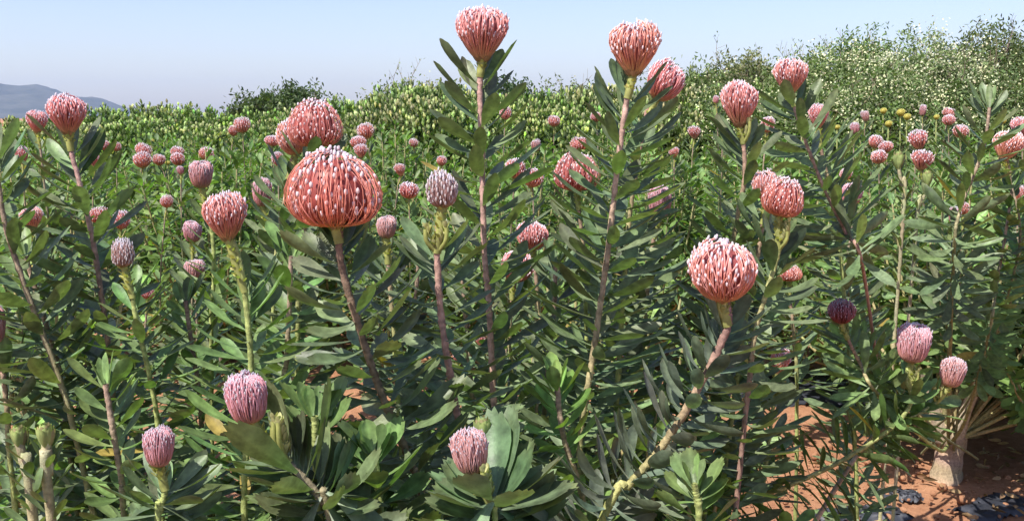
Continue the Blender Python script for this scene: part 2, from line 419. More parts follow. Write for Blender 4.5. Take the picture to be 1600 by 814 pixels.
stem_plant('leaning protea stem with broad pink bloom, dark curved leaves, right foreground', 1.2,
    [(1135, 470), (1136, 512), (1100, 590), (1040, 690), (985, 755), (940, 814)], (1128, 423, 112, 95), 'round',
    L=0.0935, W=.021, spacing=0.0039, group=G1, rad=.0068, stalk=.032, side_buds=2, stemcol=((.30, .17, .15), (.36, .38, .13)), th0=(68, 10), th1=(22, 10), col=(.12, .15, .10), var=1)
stem_plant('protea stem with salmon cup bloom on scaly lime stalk, left foreground', 1.35,
    [(364, 376), (378, 425), (389, 520), (392, 600), (385, 700), (382, 814)], (352, 341, 75, 72), 'cup',
    L=0.1026, W=.020, spacing=0.0062, group=G1, rad=.0055, stalk=.075, stemcol=(LIMESTEM, LIMESTEM), tilt=-6, th0=(66, 12), th1=(40, 16), col=MID, var=3)
stem_plant('low protea stem with pink barrel-shaped bud and cream side buds, lower left', 1.0,
    [(397, 664), (425, 700), (470, 742), (505, 785), (520, 830)], (386, 623, 68, 82), 'bud', tilt=-6,
    L=0.0969, W=.028, spacing=0.0031, group=G1, rad=.0055, stalk=.055, side_buds=3, stemcol=((.22, .18, .12), (.25, .22, .12)), teeth=1, th0=(62, 16), th1=(40, 20), tw=30, rosette=4, var=0)
stem_plant('short protea stem with small lilac-topped bud at the bottom left', 1.0,
    [(254, 730), (258, 765), (250, 800), (248, 850)], (249, 694, 52, 66), 'bud',
    L=0.0889, W=.019, spacing=0.0031, group=G1, stalk=.025, rad=.0045, stemcol=(LIMESTEM, LIMESTEM), th0=(72, 14), th1=(50, 20), var=1)
stem_plant('low protea rosette of broad toothed leaves with lilac bud, bottom centre', .95,
    [(745, 742), (762, 775), (772, 800), (775, 850)], (735, 706, 61, 74), 'bud', tilt=-8,
    L=0.1003, W=.040, spacing=0.0023, group=G1, stalk=.034, side_buds=2, rad=.005, teeth=1, th0=(74, 12), th1=(60, 18), tw=18, col=(.105, .155, .075), stemcol=(LIMESTEM, LIMESTEM), rosette=5, var=2)
stem_plant('slender protea stem with small closed grey bud, lime stem, far left', 1.5,
    [(196, 416), (205, 450), (213, 500), (232, 580), (246, 660), (250, 760)], (193, 394, 36, 45), 'closed',
    L=0.1003, W=.019, spacing=0.0065, group=G1, stalk=.05, stemcol=(LIMESTEM, LIMESTEM), rad=.005, th0=(64, 12), th1=(45, 16), col=MID, var=1)
stem_plant('tall left protea stem with coral bloom above the mountain slope', 1.6,
    [(108, 210), (112, 240), (128, 300), (146, 380), (158, 460), (172, 560), (180, 660)], (107, 178, 66, 63), 'cup',
    L=0.1197, W=.024, spacing=0.0065, group=G1, stalk=.028, stemcol=((.44, .27, .24), (.42, .30, .16)), th0=(55, 12), th1=(30, 12), var=0)
stem_plant('protea stem with domed orange-pink bloom directly behind the largest bloom', 1.7,
    [(492, 228), (494, 262), (480, 330), (470, 420), (465, 520)], (493, 191, 84, 76), 'open',
    L=0.1140, W=.024, spacing=0.0062, group=G1, stalk=.03, var=1)
stem_plant('protea stem with half-hidden pink bloom left of the domed one', 1.9,
    [(458, 244), (450, 280), (440, 350), (430, 430)], (456, 216, 50, 56), 'round', tilt=-14, group=G1, L=0.1140, W=.022, var=2)
stem_plant('protea stem with narrow cream-striped bloom on scaly lime stalk', 1.95,
    [(316, 292), (322, 320), (332, 370), (334, 440), (330, 520)], (315, 272, 38, 42), 'bud', stemcol=(LIMESTEM, LIMESTEM), group=G1, stalk=.07, L=0.0969, W=.019, spacing=0.0068, col=MID, var=3)
stem_plant('slim protea stem with small tulip-shaped bloom beside the salmon cup', 1.95,
    [(411, 320), (418, 345), (428, 400), (424, 470), (415, 560)], (410, 301, 32, 42), 'bud', stemcol=(LIMESTEM, LIMESTEM), group=G1, stalk=.08, L=0.0969, W=.019, spacing=0.0073, col=MID, var=0)
stem_plant('protea stem with tall coral goblet bloom below the shrub bank', 1.8,
    [(1158, 196), (1162, 225), (1163, 280), (1152, 340), (1142, 400), (1130, 500)], (1155, 164, 60, 66), 'cup',
    L=0.1140, W=.023, spacing=0.0062, group=G1, stalk=.035, side_buds=1, th0=(56, 12), th1=(28, 12), var=1)
stem_plant('protea stem with round coral bloom highest in front of the shrub bank', 2.0,
    [(1236, 144), (1242, 172), (1258, 220), (1290, 300), (1322, 365), (1350, 430)], (1234, 121, 54, 52), 'cup',
    L=0.1197, W=.023, spacing=0.0061, group=G1, stalk=.03, side_buds=1, leaf_to=.42, rad=.0046, root=(bx - .35, by - .2, 0), stemcol=(PINKSTEM, PINKSTEM), th0=(58, 12), th1=(32, 12), var=3)
stem_plant('protea stem with pale pink bloom partly hidden below the round coral one', 2.3,
    [(1278, 200), (1282, 230), (1296, 290), (1310, 360)], (1278, 181, 32, 38), 'cup', group=G1, L=0.1140, W=.022, var=0)
stem_plant('protea stem with drooping rust-pink bloom on thick lime stalk', 1.6,
    [(1219, 338), (1220, 372), (1212, 410), (1196, 462), (1180, 520), (1170, 600)], (1224, 309, 66, 62), 'open', tilt=14,
    L=0.1026, W=.024, leaf_to=.55, spacing=0.0068, group=G1, stalk=.055, stemcol=(LIMESTEM, PINKSTEM), side_buds=2, var=2)
stem_plant('protea stem with bloom peeping out left of the drooping one', 1.75,
    [(1196, 312), (1192, 350), (1180, 420), (1165, 500)], (1196, 291, 42, 46), 'round', tilt=-8, group=G1, L=0.1026, W=.024, var=1)
stem_plant('protea stem with wide bloom half screened by the tall centre-right stem', 2.0,
    [(902, 294), (905, 330), (912, 400), (915, 480)], (901, 266, 72, 62), 'open', group=G1, L=0.1140, W=.024, var=3)
stem_plant('protea stem with round rosy bloom between the two tall stems', 2.2,
    [(832, 390), (836, 420), (842, 480), (850, 560)], (832, 367, 55, 46), 'round', group=G1, L=0.1083, W=.023, var=0)
stem_plant('protea stem with pale bloom left below the round rosy one', 2.0,
    [(806, 436), (800, 470), (796, 530), (800, 600)], (808, 417, 54, 50), 'round', tilt=18, group=G1, L=0.1083, W=.023, var=3, spacing=0.0083)
stem_plant('protea stem with dusky shaded bloom right of the tall centre-right stem', 1.9,
    [(1030, 338), (1022, 370), (1012, 450), (1005, 540)], (1031, 315, 40, 48), 'bud', crimson=False, group=G1, L=0.1140, W=.024, var=1)
stem_plant('protea stem with small lilac bud behind the largest bloom on its right', 1.7,
    [(604, 372), (606, 410), (612, 480), (618, 560)], (604, 355, 32, 34), 'bud', group=G1, L=0.1026, W=.022, var=2)
stem_plant('protea stem with dark crimson bloom low among leaves right of the broad pink one', 2.1,
    [(1314, 502), (1325, 530), (1345, 570), (1375, 620)], (1314, 485, 46, 40), 'round', crimson=True, group=G1, L=0.1026, W=.02, spacing=0.0073, var=2, col=MID, leaf_to=.45, root=(bx, by, .12))
stem_plant('protea stem with small pink bloom above the black sheet', 2.0,
    [(1216, 584), (1212, 610), (1205, 660), (1195, 740)], (1218, 566, 32, 42), 'cup', tilt=10, leaf_to=.28, group=G1, L=0.0912, W=.02, var=2, stemcol=(LIMESTEM, LIMESTEM))
stem_plant('protea stem with crimson-pink bloom showing under dark leaves right of centre', 2.4,
    [(1232, 434), (1235, 470), (1240, 520), (1245, 600)], (1232, 425, 42, 26), 'open', leaf_to=.3, group=G1, L=0.1026, W=.022, var=0, spacing=0.0104)
stem_plant('protea stem with dark pink bloom cut by the left frame edge', 1.5,
    [(-4, 535), (4, 580), (12, 650), (18, 740)], (-6, 506, 32, 60), 'bud', group=G1, L=0.1026, W=.02, var=3)
# long low branch with leaves hanging, and its two blooms, right of the gap
stem_plant('low sprawling protea branch with pink goblet bloom over the bare soil', 2.05,
    [(1421, 566), (1416, 592), (1424, 625), (1400, 662), (1340, 705), (1270, 742), (1190, 775), (1120, 800)], (1428, 538, 54, 60), 'bud', tilt=6,
    L=0.1197, W=.020, spacing=0.0057, group=G1, rad=.0062, stalk=.06, side_buds=2, stemcol=(LIMESTEM, (.42, .40, .20)), th0=(60, 16), th1=(62, 20), var=1, leaf_to=.9, col=MID)
stem_plant('protea stem with smaller pink barrel bloom right of the pink goblet over soil', 2.1,
    [(1484, 604), (1470, 622), (1446, 640), (1400, 662), (1345, 704)], (1488, 582, 42, 48), 'bud', tilt=8, leaf_to=.22,
    L=0.0969, W=.026, spacing=0.0062, group=G1, rad=.006, stalk=.045, side_buds=2, stemcol=(LIMESTEM, (.42, .34, .26)), var=2, col=MID)
# two green-budded shoots at the bottom left and the pale bud beside the rosette
def green_bud(label, D, path, size, L=.035):
    P = [at(x, y, D) for x, y in path]; root = np.array([P[-1][0], P[-1][1] + .05, 0.])
    C = catmull(P + [root], 30); E = empty('budding_protea', root)
    A = Acc(); tube(A, C, .0055, jit((.36, .34, .20), 30, .12), 8, rough=.15); A.build('stem', MAT['stem'], E, origin=root)
    A = Acc(); leafy(A, C, .015, .45, .009, L, .012, (.12, .17, .07), 2, th0=(35, 12), th1=(15, 8)); A.build('foliage', MAT['leaf'], E, origin=root)
    B = Acc()
    for k in range(26):
        a = k * 2.4; rd = np.array([math.cos(a), math.sin(a), 0]); q = k / 26
        leaves(B, [C[0] + np.array([0, 0, -size * .3 + q * size * .3]) + rd * .003], [[0, 0, 1.]], [rd], size * (.9 - .15 * q), size * .36, R(40 - 20 * q), R(-4 - 8 * q), 0, .7, np.array([.27, .33, .12]) * (1, 1 - .3 * (k % 3 == 0), 1) * rng.uniform(.8, 1.25), 2)
    B.build('young_bud', MAT['bract'], E, origin=root)
    tag(E, label, 'protea', 'budding protea shoots')
green_bud('protea shoot with plump green bud, right of two at bottom left', 1.0, [(72, 690), (76, 740), (80, 814)], .028)
green_bud('protea shoot with browner green bud, left of two at bottom left', 1.05, [(30, 690), (42, 740), (52, 814)], .026)
green_bud('protea shoot with slim cream bud right behind the lilac rosette bud', 1.02, [(754, 680), (762, 720), (770, 790)], .030, .03)
green_bud('pale green budding protea shoot standing among the right bush blooms', 2.9, [(1404, 258), (1408, 290), (1412, 330)], .055, .05)
green_bud('green budding protea shoot under the coral bloom in the right bush', 2.95, [(1449, 285), (1440, 320), (1432, 352)], .05, .05)

# ================= the blooms farther back =================
bx, by, _ = at(1478, 752, 3.45) * (1, 1, 0)
MIDS = [
 ('small coral protea bloom left of the tall left bloom, near frame edge', 58, 192, 34, 33, 2.7, 'cup'),
 ('small red-pink protea bloom at left edge below the mountain', 34, 243, 22, 27, 3.2, 'cup'),
 ('coral protea bloom at far left halfway down, above a short stem', 49, 342, 36, 34, 2.5, 'cup'),
 ('faint pink protea bloom just below the tall left bloom', 146, 250, 20, 24, 4.0, 'cup'),
 ('tiny pink protea bloom, left of a pair over the hedge foot', 164, 228, 17, 15, 5.6, 'round'),
 ('tiny pink protea bloom, right of a pair over the hedge foot', 182, 230, 16, 14, 5.6, 'round'),
 ('pink protea bloom, upper one of the left touching cluster', 224, 236, 26, 20, 5.2, 'round'),
 ('coral protea bloom, front one of the left touching cluster', 222, 251, 30, 24, 5.0, 'round'),
 ('small coral protea bloom, right end of the left touching cluster', 249, 250, 20, 18, 5.2, 'round'),
 ('coral protea bloom of a stacked pair, upper, left of the cream-striped one', 277, 238, 22, 18, 5.2, 'round'),
 ('coral protea bloom of a stacked pair, lower, left of the cream-striped one', 278, 249, 23, 20, 5.0, 'round'),
 ('coral protea bloom right above the narrow cream-striped bloom', 322, 240, 27, 21, 5.0, 'round'),
 ('tiny closed pink protea bud under the stacked pair', 282, 266, 12, 13, 4.6, 'bud'),
 ('small orange-red protea bloom in leaves left of the cream-striped bloom', 260, 315, 21, 20, 4.2, 'round'),
 ('pink protea bloom half hidden by leaves, left of a low pair', 156, 336, 32, 26, 3.4, 'open'),
 ('pink protea bloom half hidden by leaves, right of a low pair', 190, 345, 26, 28, 3.4, 'round'),
 ('dusky lilac protea bud behind the salmon cup bloom', 301, 362, 30, 34, 2.3, 'bud'),
 ('greyish pink protea bud low behind the salmon cup bloom', 304, 422, 34, 32, 2.2, 'bud'),
 ('crimson protea bloom among leaves beside the small closed grey bud', 231, 458, 22, 20, 2.6, 'round'),
 ('pink protea bloom at skyline hedge, right of a close pair', 378, 196, 27, 24, 5.2, 'round'),
 ('small pink protea bloom at skyline hedge, left of a close pair', 365, 205, 18, 16, 5.3, 'round'),
 ('coral protea bloom left of the half-hidden pink bloom', 425, 221, 24, 16, 4.8, 'round'),
 ('small rosy protea bloom under the half-hidden pink bloom', 434, 250, 20, 24, 3.9, 'cup'),
 ('coral protea bloom right of the domed orange-pink bloom', 571, 206, 27, 24, 4.9, 'round'),
 ('pink protea bloom, upper of two above the largest bloom right side', 559, 223, 26, 18, 4.6, 'round'),
 ('pink protea bloom, lower of two above the largest bloom right side', 564, 237, 22, 20, 4.4, 'cup'),
 ('small coral protea bloom beyond the largest bloom, before the hedge', 625, 266, 19, 20, 4.8, 'cup'),
 ('flat coral protea bloom between the largest bloom and closed cone bud', 639, 298, 34, 26, 4.0, 'round'),
 ('tiny pale protea bloom above the flat coral one', 646, 224, 15, 14, 6.4, 'round'),
 ('tiny coral protea bloom left of the tall stem above the cone bud', 690, 252, 17, 16, 5.6, 'round'),
 ('small coral protea bloom just right of the tallest stem near the hedge', 790, 178, 19, 19, 5.8, 'round'),
 ('small coral protea bloom before the hedge between the two tall stems', 866, 190, 20, 17, 6.0, 'round'),
 ('tiny pale pink protea bud below the hedge between the tall stems', 837, 228, 15, 17, 5.2, 'bud'),
 ('coral protea bloom, left and higher of a touching pair between tall stems', 805, 264, 34, 30, 3.6, 'round'),
 ('coral protea bloom, right and lower of a touching pair between tall stems', 832, 278, 37, 30, 3.5, 'round'),
 ('pale pink protea bloom above the half-screened wide bloom', 905, 225, 30, 20, 4.4, 'open'),
 ('small pink protea bloom touching the tall centre-right stem on its left', 931, 183, 17, 16, 5.8, 'round'),
 ('small coral protea bloom left of the tall coral goblet bloom', 1085, 208, 21, 19, 5.0, 'cup'),
 ('small pink protea bloom lower left of the tall coral goblet bloom', 1053, 239, 18, 16, 4.8, 'cup'),
 ('tiny pale protea bud left of the tall coral goblet bloom', 1119, 156, 10, 12, 4.5, 'bud'),
 ('small shaded pink protea bloom under the goblet bloom by its stem', 1130, 196, 20, 16, 4.2, 'round'),
 ('peach protea bloom tucked behind the round coral one', 1199, 196, 22, 24, 3.6, 'round'),
 ('coral protea bloom, left back one of a trio at right', 1368, 222, 22, 20, 4.8, 'round'),
 ('coral protea bloom, right back one of a trio at right', 1384, 230, 24, 18, 4.7, 'round'),
 ('coral protea bloom, front one of a trio at right', 1373, 246, 27, 21, 4.5, 'round'),
 ('coral protea bloom, upper of two stacked at right', 1435, 220, 32, 29, 4.0, 'cup'),
 ('coral protea bloom, lower of two stacked at right, on green buds', 1441, 251, 37, 31, 3.4, 'cup'),
 ('pink protea bloom, upper of a small far pair at right', 1483, 177, 20, 15, 5.6, 'round'),
 ('pink protea bloom, lower of a small far pair at right', 1482, 188, 21, 17, 5.4, 'round'),
 ('pink protea bloom right below the small far pair', 1501, 206, 25, 20, 4.9, 'round'),
 ('small pale protea bud in the far right row', 1352, 182, 13, 16, 5.8, 'bud'),
 ('small pink protea bud in the far right row, beside yellow blooms', 1336, 201, 15, 17, 5.6, 'bud'),
 ('tiny pale protea bud between the yellow blooms at right', 1442, 173, 11, 17, 5.8, 'bud'),
 ('coral protea bloom near the right frame edge with scaly stalk', 1574, 229, 46, 44, 2.7, 'cup'),
 ('coral protea bloom cut by the right frame edge', 1596, 200, 32, 30, 3.0, 'cup'),
 ('faded pink protea bud low at right, left one of a pair', 1492, 337, 20, 26, 3.0, 'bud'),
 ('faded red protea bloom low at right, right one of a pair', 1506, 326, 18, 20, 3.1, 'round'),
 ('dull pink streaked protea bloom right of the drooping rust-pink bloom', 1331, 303, 34, 34, 2.6, 'bud'),
 ('small dull pink protea bloom above the streaked one', 1321, 273, 20, 18, 3.2, 'round'),
 ('pink protea bloom at right edge, halfway down', 1594, 305, 22, 28, 2.9, 'cup'),
 ('red-pink protea bloom glimpsed low between centre stems, left', 714, 556, 16, 26, 2.6, 'cup'),
 ('red-pink protea bloom glimpsed low between centre stems, right', 752, 530, 22, 26, 2.6, 'cup'),
 ('pale coral protea bloom glimpsed at centre beside the tall stem', 792, 500, 18, 24, 2.5, 'cup'),
]
for i, (lab, x, y, w, h, D, k) in enumerate(MIDS):
    near = D < 3.3
    sw = rng.normal(0, 1.0)
    pp = [(x, y + h * .45), (x + sw * 3, y + h * .45 + 90 / D), (x + sw * 10, y + 60 + 300 / D)]
    stem_plant(lab, D, pp, (x, y, w, h), k, hi=near and w > 24, group='protea blooms behind the front row', spacing=.010 if near else .0115, leaf_to=.6 if (x > 1290 and D < 4.2) else 1.3, L=.095, W=.024, root=(bx + rng.normal(0, .05), by + rng.normal(0, .05), .12) if (x > 1290 and D < 4.2) else None, 
               col=MID if i % 2 else DARK, stalk=.045, var=i % 3, rad=.0040, stemcol=((.30, .22, .16), (.20, .20, .10)), tilt=float(rng.normal(0, 9)))

# yellow pincushions in the far row
YH = {}
def yellow(x, y, w, D, lab):
    E_root = at(x, y + w * .6, D); root = np.array([E_root[0], E_root[1], 0]); E = empty('yellow_protea', root)
    A = Acc(); tube(A, catmull([E_root, (E_root + root) / 2 + (.02, 0, 0), root], 12), .005, (.3, .33, .12), 5); A.build('stem', MAT['stem'], E, origin=root)
    A = Acc(); leafy(A, catmull([E_root, (E_root + root) / 2, root], 12), .01, 1.2, .016, .08, .022, MID, 1); A.build('foliage', MAT['fillleaf'], E, origin=root)
    if not YH:
        a, b = make_head('round', False, 5)
        a.c = [np.tile((.52, .44, .08), (len(c), 1)) for c in a.c]; b.c = [np.tile((.66, .62, .16), (len(c), 1)) for c in b.c]
        oa = a.build('flower_head', MAT['style']); ob = b.build('style_tips', MAT['tip']); YH['m'] = (oa.data, ob.data)
        bpy.data.objects.remove(oa); bpy.data.objects.remove(ob)
    o = bpy.data.objects.new('flower_head', YH['m'][0]); COL.objects.link(o); o.parent = E; o.location = tuple(E_root - root); s = .82 * w * D / F
    o.scale = (s / 2, s / 2, s * .85); t = bpy.data.objects.new('style_tips', YH['m'][1]); COL.objects.link(t); t.parent = o
    tag(E, lab, 'protea', 'yellow protea blooms')
for x, y, w, D, lab in [(1295, 164, 12, 6.5, 'yellow protea bloom right of the round coral bloom'), (1308, 197, 10, 6, 'small dull yellow protea bloom in the far right row'),
    (1380, 171, 12, 6.8, 'small yellow protea bloom, left of the bright yellow pair'), (1407, 173, 15, 6.5, 'bright yellow protea bloom, left of a pair'),
    (1417, 180, 13, 6.4, 'bright yellow protea bloom, right of a pair'), (1388, 191, 13, 6.2, 'dull yellow protea bloom under the bright pair'),
    (1567, 187, 11, 6.2, 'yellow protea bloom near the right frame edge'), (236, 219, 12, 7, 'cream yellow protea bloom against the left hedge'),
    (262, 253, 9, 5.6, 'tiny cream protea bloom inside the left pink cluster'), (1463, 181, 10, 6.6, 'small lime protea bloom left of the far pink pair')]:
    yellow(x, y, w, D, lab)

# ================= leafy stems without bloom in the front row =================
for lab, D, pp, c, L, W in [
 ('toothed leafy protea shoot low between the barrel bud and the lilac rosette', 1.05, [(585, 705), (590, 760), (598, 830)], MID, .082, .034),
 ('upright toothed leafy protea shoot just right of the barrel bud', 1.08, [(492, 650), (494, 720), (500, 800)], MID, .078, .028),
 ('bright toothed leafy protea shoot at the bottom below the leaning stem', 1.1, [(1085, 755), (1090, 790), (1092, 840)], MID, .065, .024)]:
    stem_plant(lab, D, pp, None, L=L, W=W, col=c, spacing=.0062, teeth=1, th0=(62, 14), th1=(40, 18), tw=30, stemcol=(LIMESTEM, LIMESTEM), leaf_to=.8,
               name='leafy_protea_stem', cat='leafy stem', group='bloomless protea stems')
LEAFY = [
 ('leafy protea stem with whorled tip and no bloom, upper right', 2.5, [(1546, 168), (1540, 215), (1525, 265), (1500, 330), (1490, 400)], DARK, .12, .024),
 ('leafy protea stem leaning at the left frame edge, tips near horizon', 1.5, [(-8, 250), (8, 350), (40, 450), (92, 590), (120, 690)], DARK, .11, .024),
 ('leafy protea stem left of the tallest one, leaves pointing at the sky', 1.9, [(655, 395), (650, 460), (640, 540), (640, 640)], DARK, .09, .023),
 ('leafy protea stem with grey leaves at left under the coral blooms', 1.6, [(40, 400), (70, 500), (95, 590), (108, 700)], MID, .09, .021),
 ('leafy protea stem between the salmon cup and the largest bloom', 1.55, [(455, 400), (452, 480), (448, 560), (440, 650)], MID, .09, .024),
 ('leafy protea stem with bright leaves low at centre right', 1.35, [(870, 600), (880, 680), (905, 760), (915, 830)], BRIGHT, .08, .024),
 ('leafy protea stem near the right frame edge with lime stalk', 2.7, [(1582, 290), (1572, 360), (1556, 450), (1545, 520)], MID, .085, .026),
 ('leafy protea stem at centre, dark, left of centre-right tall stem', 1.8, [(868, 410), (866, 480), (858, 560), (850, 650)], DARK, .09, .023),
 ('leafy protea stem filling between cone bud and tallest stem', 1.7, [(722, 430), (728, 500), (735, 590), (742, 680)], DARK, .09, .023),
 ('leafy protea stem right of the leftmost lime stem', 1.7, [(290, 470), (300, 540), (312, 620), (318, 700)], MID, .08, .020),
 ('leafy protea stem lower left beside the small lilac-topped bud', 1.25, [(165, 600), (178, 680), (190, 750), (196, 830)], MID, .08, .022),
]
for lab, D, pp, c, L, W in LEAFY:
    stem_plant(lab, D, pp, None, L=L, W=W, col=c, spacing=.0072, leaf_to=.7 if pp[0][0] > 1500 else 1.25, root=(bx, by, .12) if pp[0][0] > 1500 else None, stemcol=((.34, .24, .18), (.24, .24, .11)), name='leafy_protea_stem', cat='leafy stem', group='bloomless protea stems')

# ================= protea bushes (leafy mass) =================
def bush_mesh(nshoot, Rr, H, leafL, leafW, cols, hi, per=24, seed=0, spread=1.0, low=.45, tipc=None, gap=None):
    """stems fanning from a short trunk, each clothed in spiral leaves"""
    St, Fo, Tr = Acc(), Acc(), Acc()
    tube(Tr, catmull([(0, 0, -.02), (.01, .0, .06), (.0, .02, .14), (.02, 0, .22)], 10), [.042, .034, .03, .03, .03, .031, .034, .034, .03, .02], (.34, .27, .19), 10, rough=.08)
    for k in range(nshoot):
        a = k * 2.39996 + rng.normal(0, .3); q = math.sqrt((k + .5) / nshoot) * spread
        tipp = np.array([math.cos(a) * q * Rr, math.sin(a) * q * Rr, H * (1 - .45 * q * q) * rng.uniform(.82, 1.08)])
        if q > low and rng.random() < .4: tipp[2] *= rng.uniform(.45, .8)
        if gap is not None and q > .38 and math.cos(a - gap) > .25: continue
        b = np.array([math.cos(a) * .03, math.sin(a) * .03, .15])
        mid = b * .45 + tipp * .55 + np.array([math.cos(a), math.sin(a), 0]) * Rr * .12 * q
        C = catmull([tipp, mid, b], 20)
        tube(St, C, np.linspace(.0035, .009, 20), jit((.33, .30, .14), 20, .1), 5)
        ln = np.linalg.norm(np.diff(C, axis=0), axis=1).sum()
        leafy(Fo, C, .0, min(ln * .75, per * .016), .016, leafL, leafW, np.array(cols[int(rng.integers(len(cols)))]) * rng.uniform(.85, 1.2), hi,
              th0=(58, 16), th1=(38, 20), tw=40, colvar=.22)
    return Tr, St, Fo
def bush_proto(*a, **k):
    Tr, St, Fo = bush_mesh(*a, **k); E = empty('protea_bush', (0, 0, 0))
    t = Tr.build('trunk', MAT['stem'], E); s = St.build('branches', MAT['stem'], E); f = Fo.build('foliage', MAT['fillleaf' if a[6] < 2 else 'leaf'], E)
    return E
def copy_tree(o, parent=None):
    c = o.copy(); COL.objects.link(c)
    if parent: c.parent = parent
    for ch in list(o.children): copy_tree(ch, c)
    return c
GREENS = [BRIGHT, BRIGHT, MID, (.115, .18, .05)]
used = set()
def place_bush(proto, x, y, s, label, group, rz=None, sz=1.0):
    o = proto if proto.name not in used else copy_tree(proto)
    used.add(proto.name)
    o.location = (x, y, 0); o.rotation_euler = (0, 0, random.uniform(0, 6.28) if rz is None else rz); o.scale = (s, s, s * sz)
    return tag(o, label, 'bush', group)
near_b = [bush_proto(30, .42, .95, .082, .026, [BRIGHT, MID, BRIGHT, (.15, .23, .05)], 2, 22) for _ in range(3)]
mid_b = [bush_proto(72, .64, 1.05, .082, .027, GREENS, 1, 30) for _ in range(4)]
# right-hand bush over its pale trunk
Tr, St, Fo = bush_mesh(84, .68, 1.10, .075, .031, [BRIGHT, (.09, .15, .045), MID], 2, 44, low=9, gap=R(225))
E = empty('protea_bush', (0, 0, 0)); bx, by, _ = at(1478, 752, 3.45) * (1, 1, 0)
Tr = Acc(); tube(Tr, catmull([(0, 0, -.03), (.0, 0, .05), (.012, 0, .13), (-.01, 0, .18), (.01, 0, .26)], 14), np.interp(np.linspace(0, 1, 14), [0, .25, .5, .62, .75, 1], [.062, .05, .048, .062, .055, .03]), jit((.32, .24, .165), 14, .18), 14, rough=.14)
for a, b in [((.0, 0, .12), (-.07, -.03, .26)), ((.01, 0, .14), (.10, .02, .28)), ((0, 0, .13), (.02, -.07, .27))]:
    tube(Tr, catmull([a, ((a[0] + b[0]) * .6, (a[1] + b[1]) * .6, .19), b, (b[0] * 1.8, b[1] * 1.8, .40)], 10), np.linspace(.034, .015, 10), (.46, .38, .27), 9, rough=.07)
Tr.build('trunk', MAT['stem'], E); St.build('branches', MAT['stem'], E); Fo.build('foliage', MAT['leaf'], E)
E.location = (bx, by, 0); tag(E, 'big bright green protea bush on a thick pale stubby trunk, at right', 'bush')

NG = 'low leafy protea bushes filling the front row'
for k, (px, D, s, sz) in enumerate([(60, 1.75, .95, .92), (560, 1.55, .9, .94), (800, 1.6, .92, .92), (1010, 1.6, .9, .95), (930, 2.35, 1.0, 1.0), (30, 2.7, 1.1, 1.0)]):
    p = at(px, 500, D); place_bush(near_b[k % 3], p[0], D, s, 'low green protea bush without blooms, filling the front row between flowering stems', NG, sz=sz)
BG = 'leafy protea bushes in the rows behind'
k = 0
for row, (Y, x0, x1, n, s) in enumerate([(5.15, -3.1, 1.35, 7, 1.02), (6.3, -4.0, 1.8, 8, 1.04), (7.6, -4.6, 4.6, 10, 1.03), (9.0, -5.4, 5.4, 11, 1.05), (10.3, -6.0, 6.0, 11, 1.08)]):
    for i in range(n):
        x = x0 + (x1 - x0) * i / (n - 1) + random.uniform(-.15, .15)
        if 7 < Y < 8 and abs(x - .319 * Y) < .45: continue
        place_bush(mid_b[k % 4], x, Y + random.uniform(-.3, .3), s * random.uniform(.92, 1.05), 'rounded green protea bush in the crop rows behind the front plants', BG); k += 1
for (px, Y, s) in [(1390, 4.3, .9), (1620, 4.3, 1.0), (1690, 3.5, .95), (1400, 4.9, 1.0), (1660, 4.8, 1.0)]:
    place_bush(mid_b[k % 4], at(px, 400, Y)[0], Y, s, 'green protea bush beside the thick-trunked bush at right', 'bushes around the right hand bush'); k += 1

# ================= far hedge with pale tips =================
def hedge_bush(Rr, H, ntip, c_dark, c_light):
    """dense upright shoots, each ending in a pale bud tuft"""
    Fo, Ti, St = Acc(), Acc(), Acc()
    for k in range(14):
        a = k * 2.4; q = math.sqrt((k + .5) / 14)
        tube(St, catmull([(0, 0, 0), (math.cos(a) * Rr * .4 * q, math.sin(a) * Rr * .4 * q, H * .45), (math.cos(a) * Rr * q * .8, math.sin(a) * Rr * q * .8, H * (1 - .3 * q * q) * .9)], 8), np.linspace(.03, .008, 8), (.2, .15, .1), 5)
    n = ntip; u = rng.random(n); az = rng.uniform(0, 2 * math.pi, n)
    q = np.sqrt(u); hz = H * (1 - .55 * q ** 3) ; frac = rng.uniform(.25, 1.0, n) ** .5
    r = Rr * (q * (1 + .12 * np.sin(az * 3)))
    pos = np.stack([r * np.cos(az), r * np.sin(az), hz * frac * rng.uniform(.93, 1.06, n)], 1)
    m = 9
    P = np.repeat(pos, m, 0); ax = unit(np.stack([.45 * pos[:, 0] / Rr, .45 * pos[:, 1] / Rr, np.ones(n)], 1) + rng.normal(0, .12, (n, 3))); T = np.repeat(ax, m, 0)
    th = rng.uniform(0, 6.28, n * m); Rd = np.stack([np.cos(th), np.sin(th), np.zeros(n * m)], 1)
    P = P - T * rng.uniform(0, .12, (n * m, 1))
    leaves(Fo, P, T, Rd, .075 * rng.uniform(.8, 1.2, n * m), .026, R(50), R(20), rng.normal(0, .5, n * m), .2, jit(c_dark, n * m, .25), 0)
    sel = pos[frac > .66]; axs = ax[frac > .66]; ns = len(sel); m = 6
    P = np.repeat(sel, m, 0); T = np.repeat(axs, m, 0); th = rng.uniform(0, 6.28, ns * m); Rd = np.stack([np.cos(th), np.sin(th), np.zeros(ns * m)], 1)
    cl = np.repeat(jit(c_light, ns, .24), m, 0)
    leaves(Ti, P + T * .02, T, Rd, .070, .034, R(30), R(-14), 0, .4, cl, 0)
    E = empty('hedge_bush', (0, 0, 0))
    St.build('branches', MAT['twig'], E); Fo.build('foliage', MAT['farleaf'], E, smooth=False); Ti.build('young_tips', MAT['farleaf'], E, smooth=False)
    return E
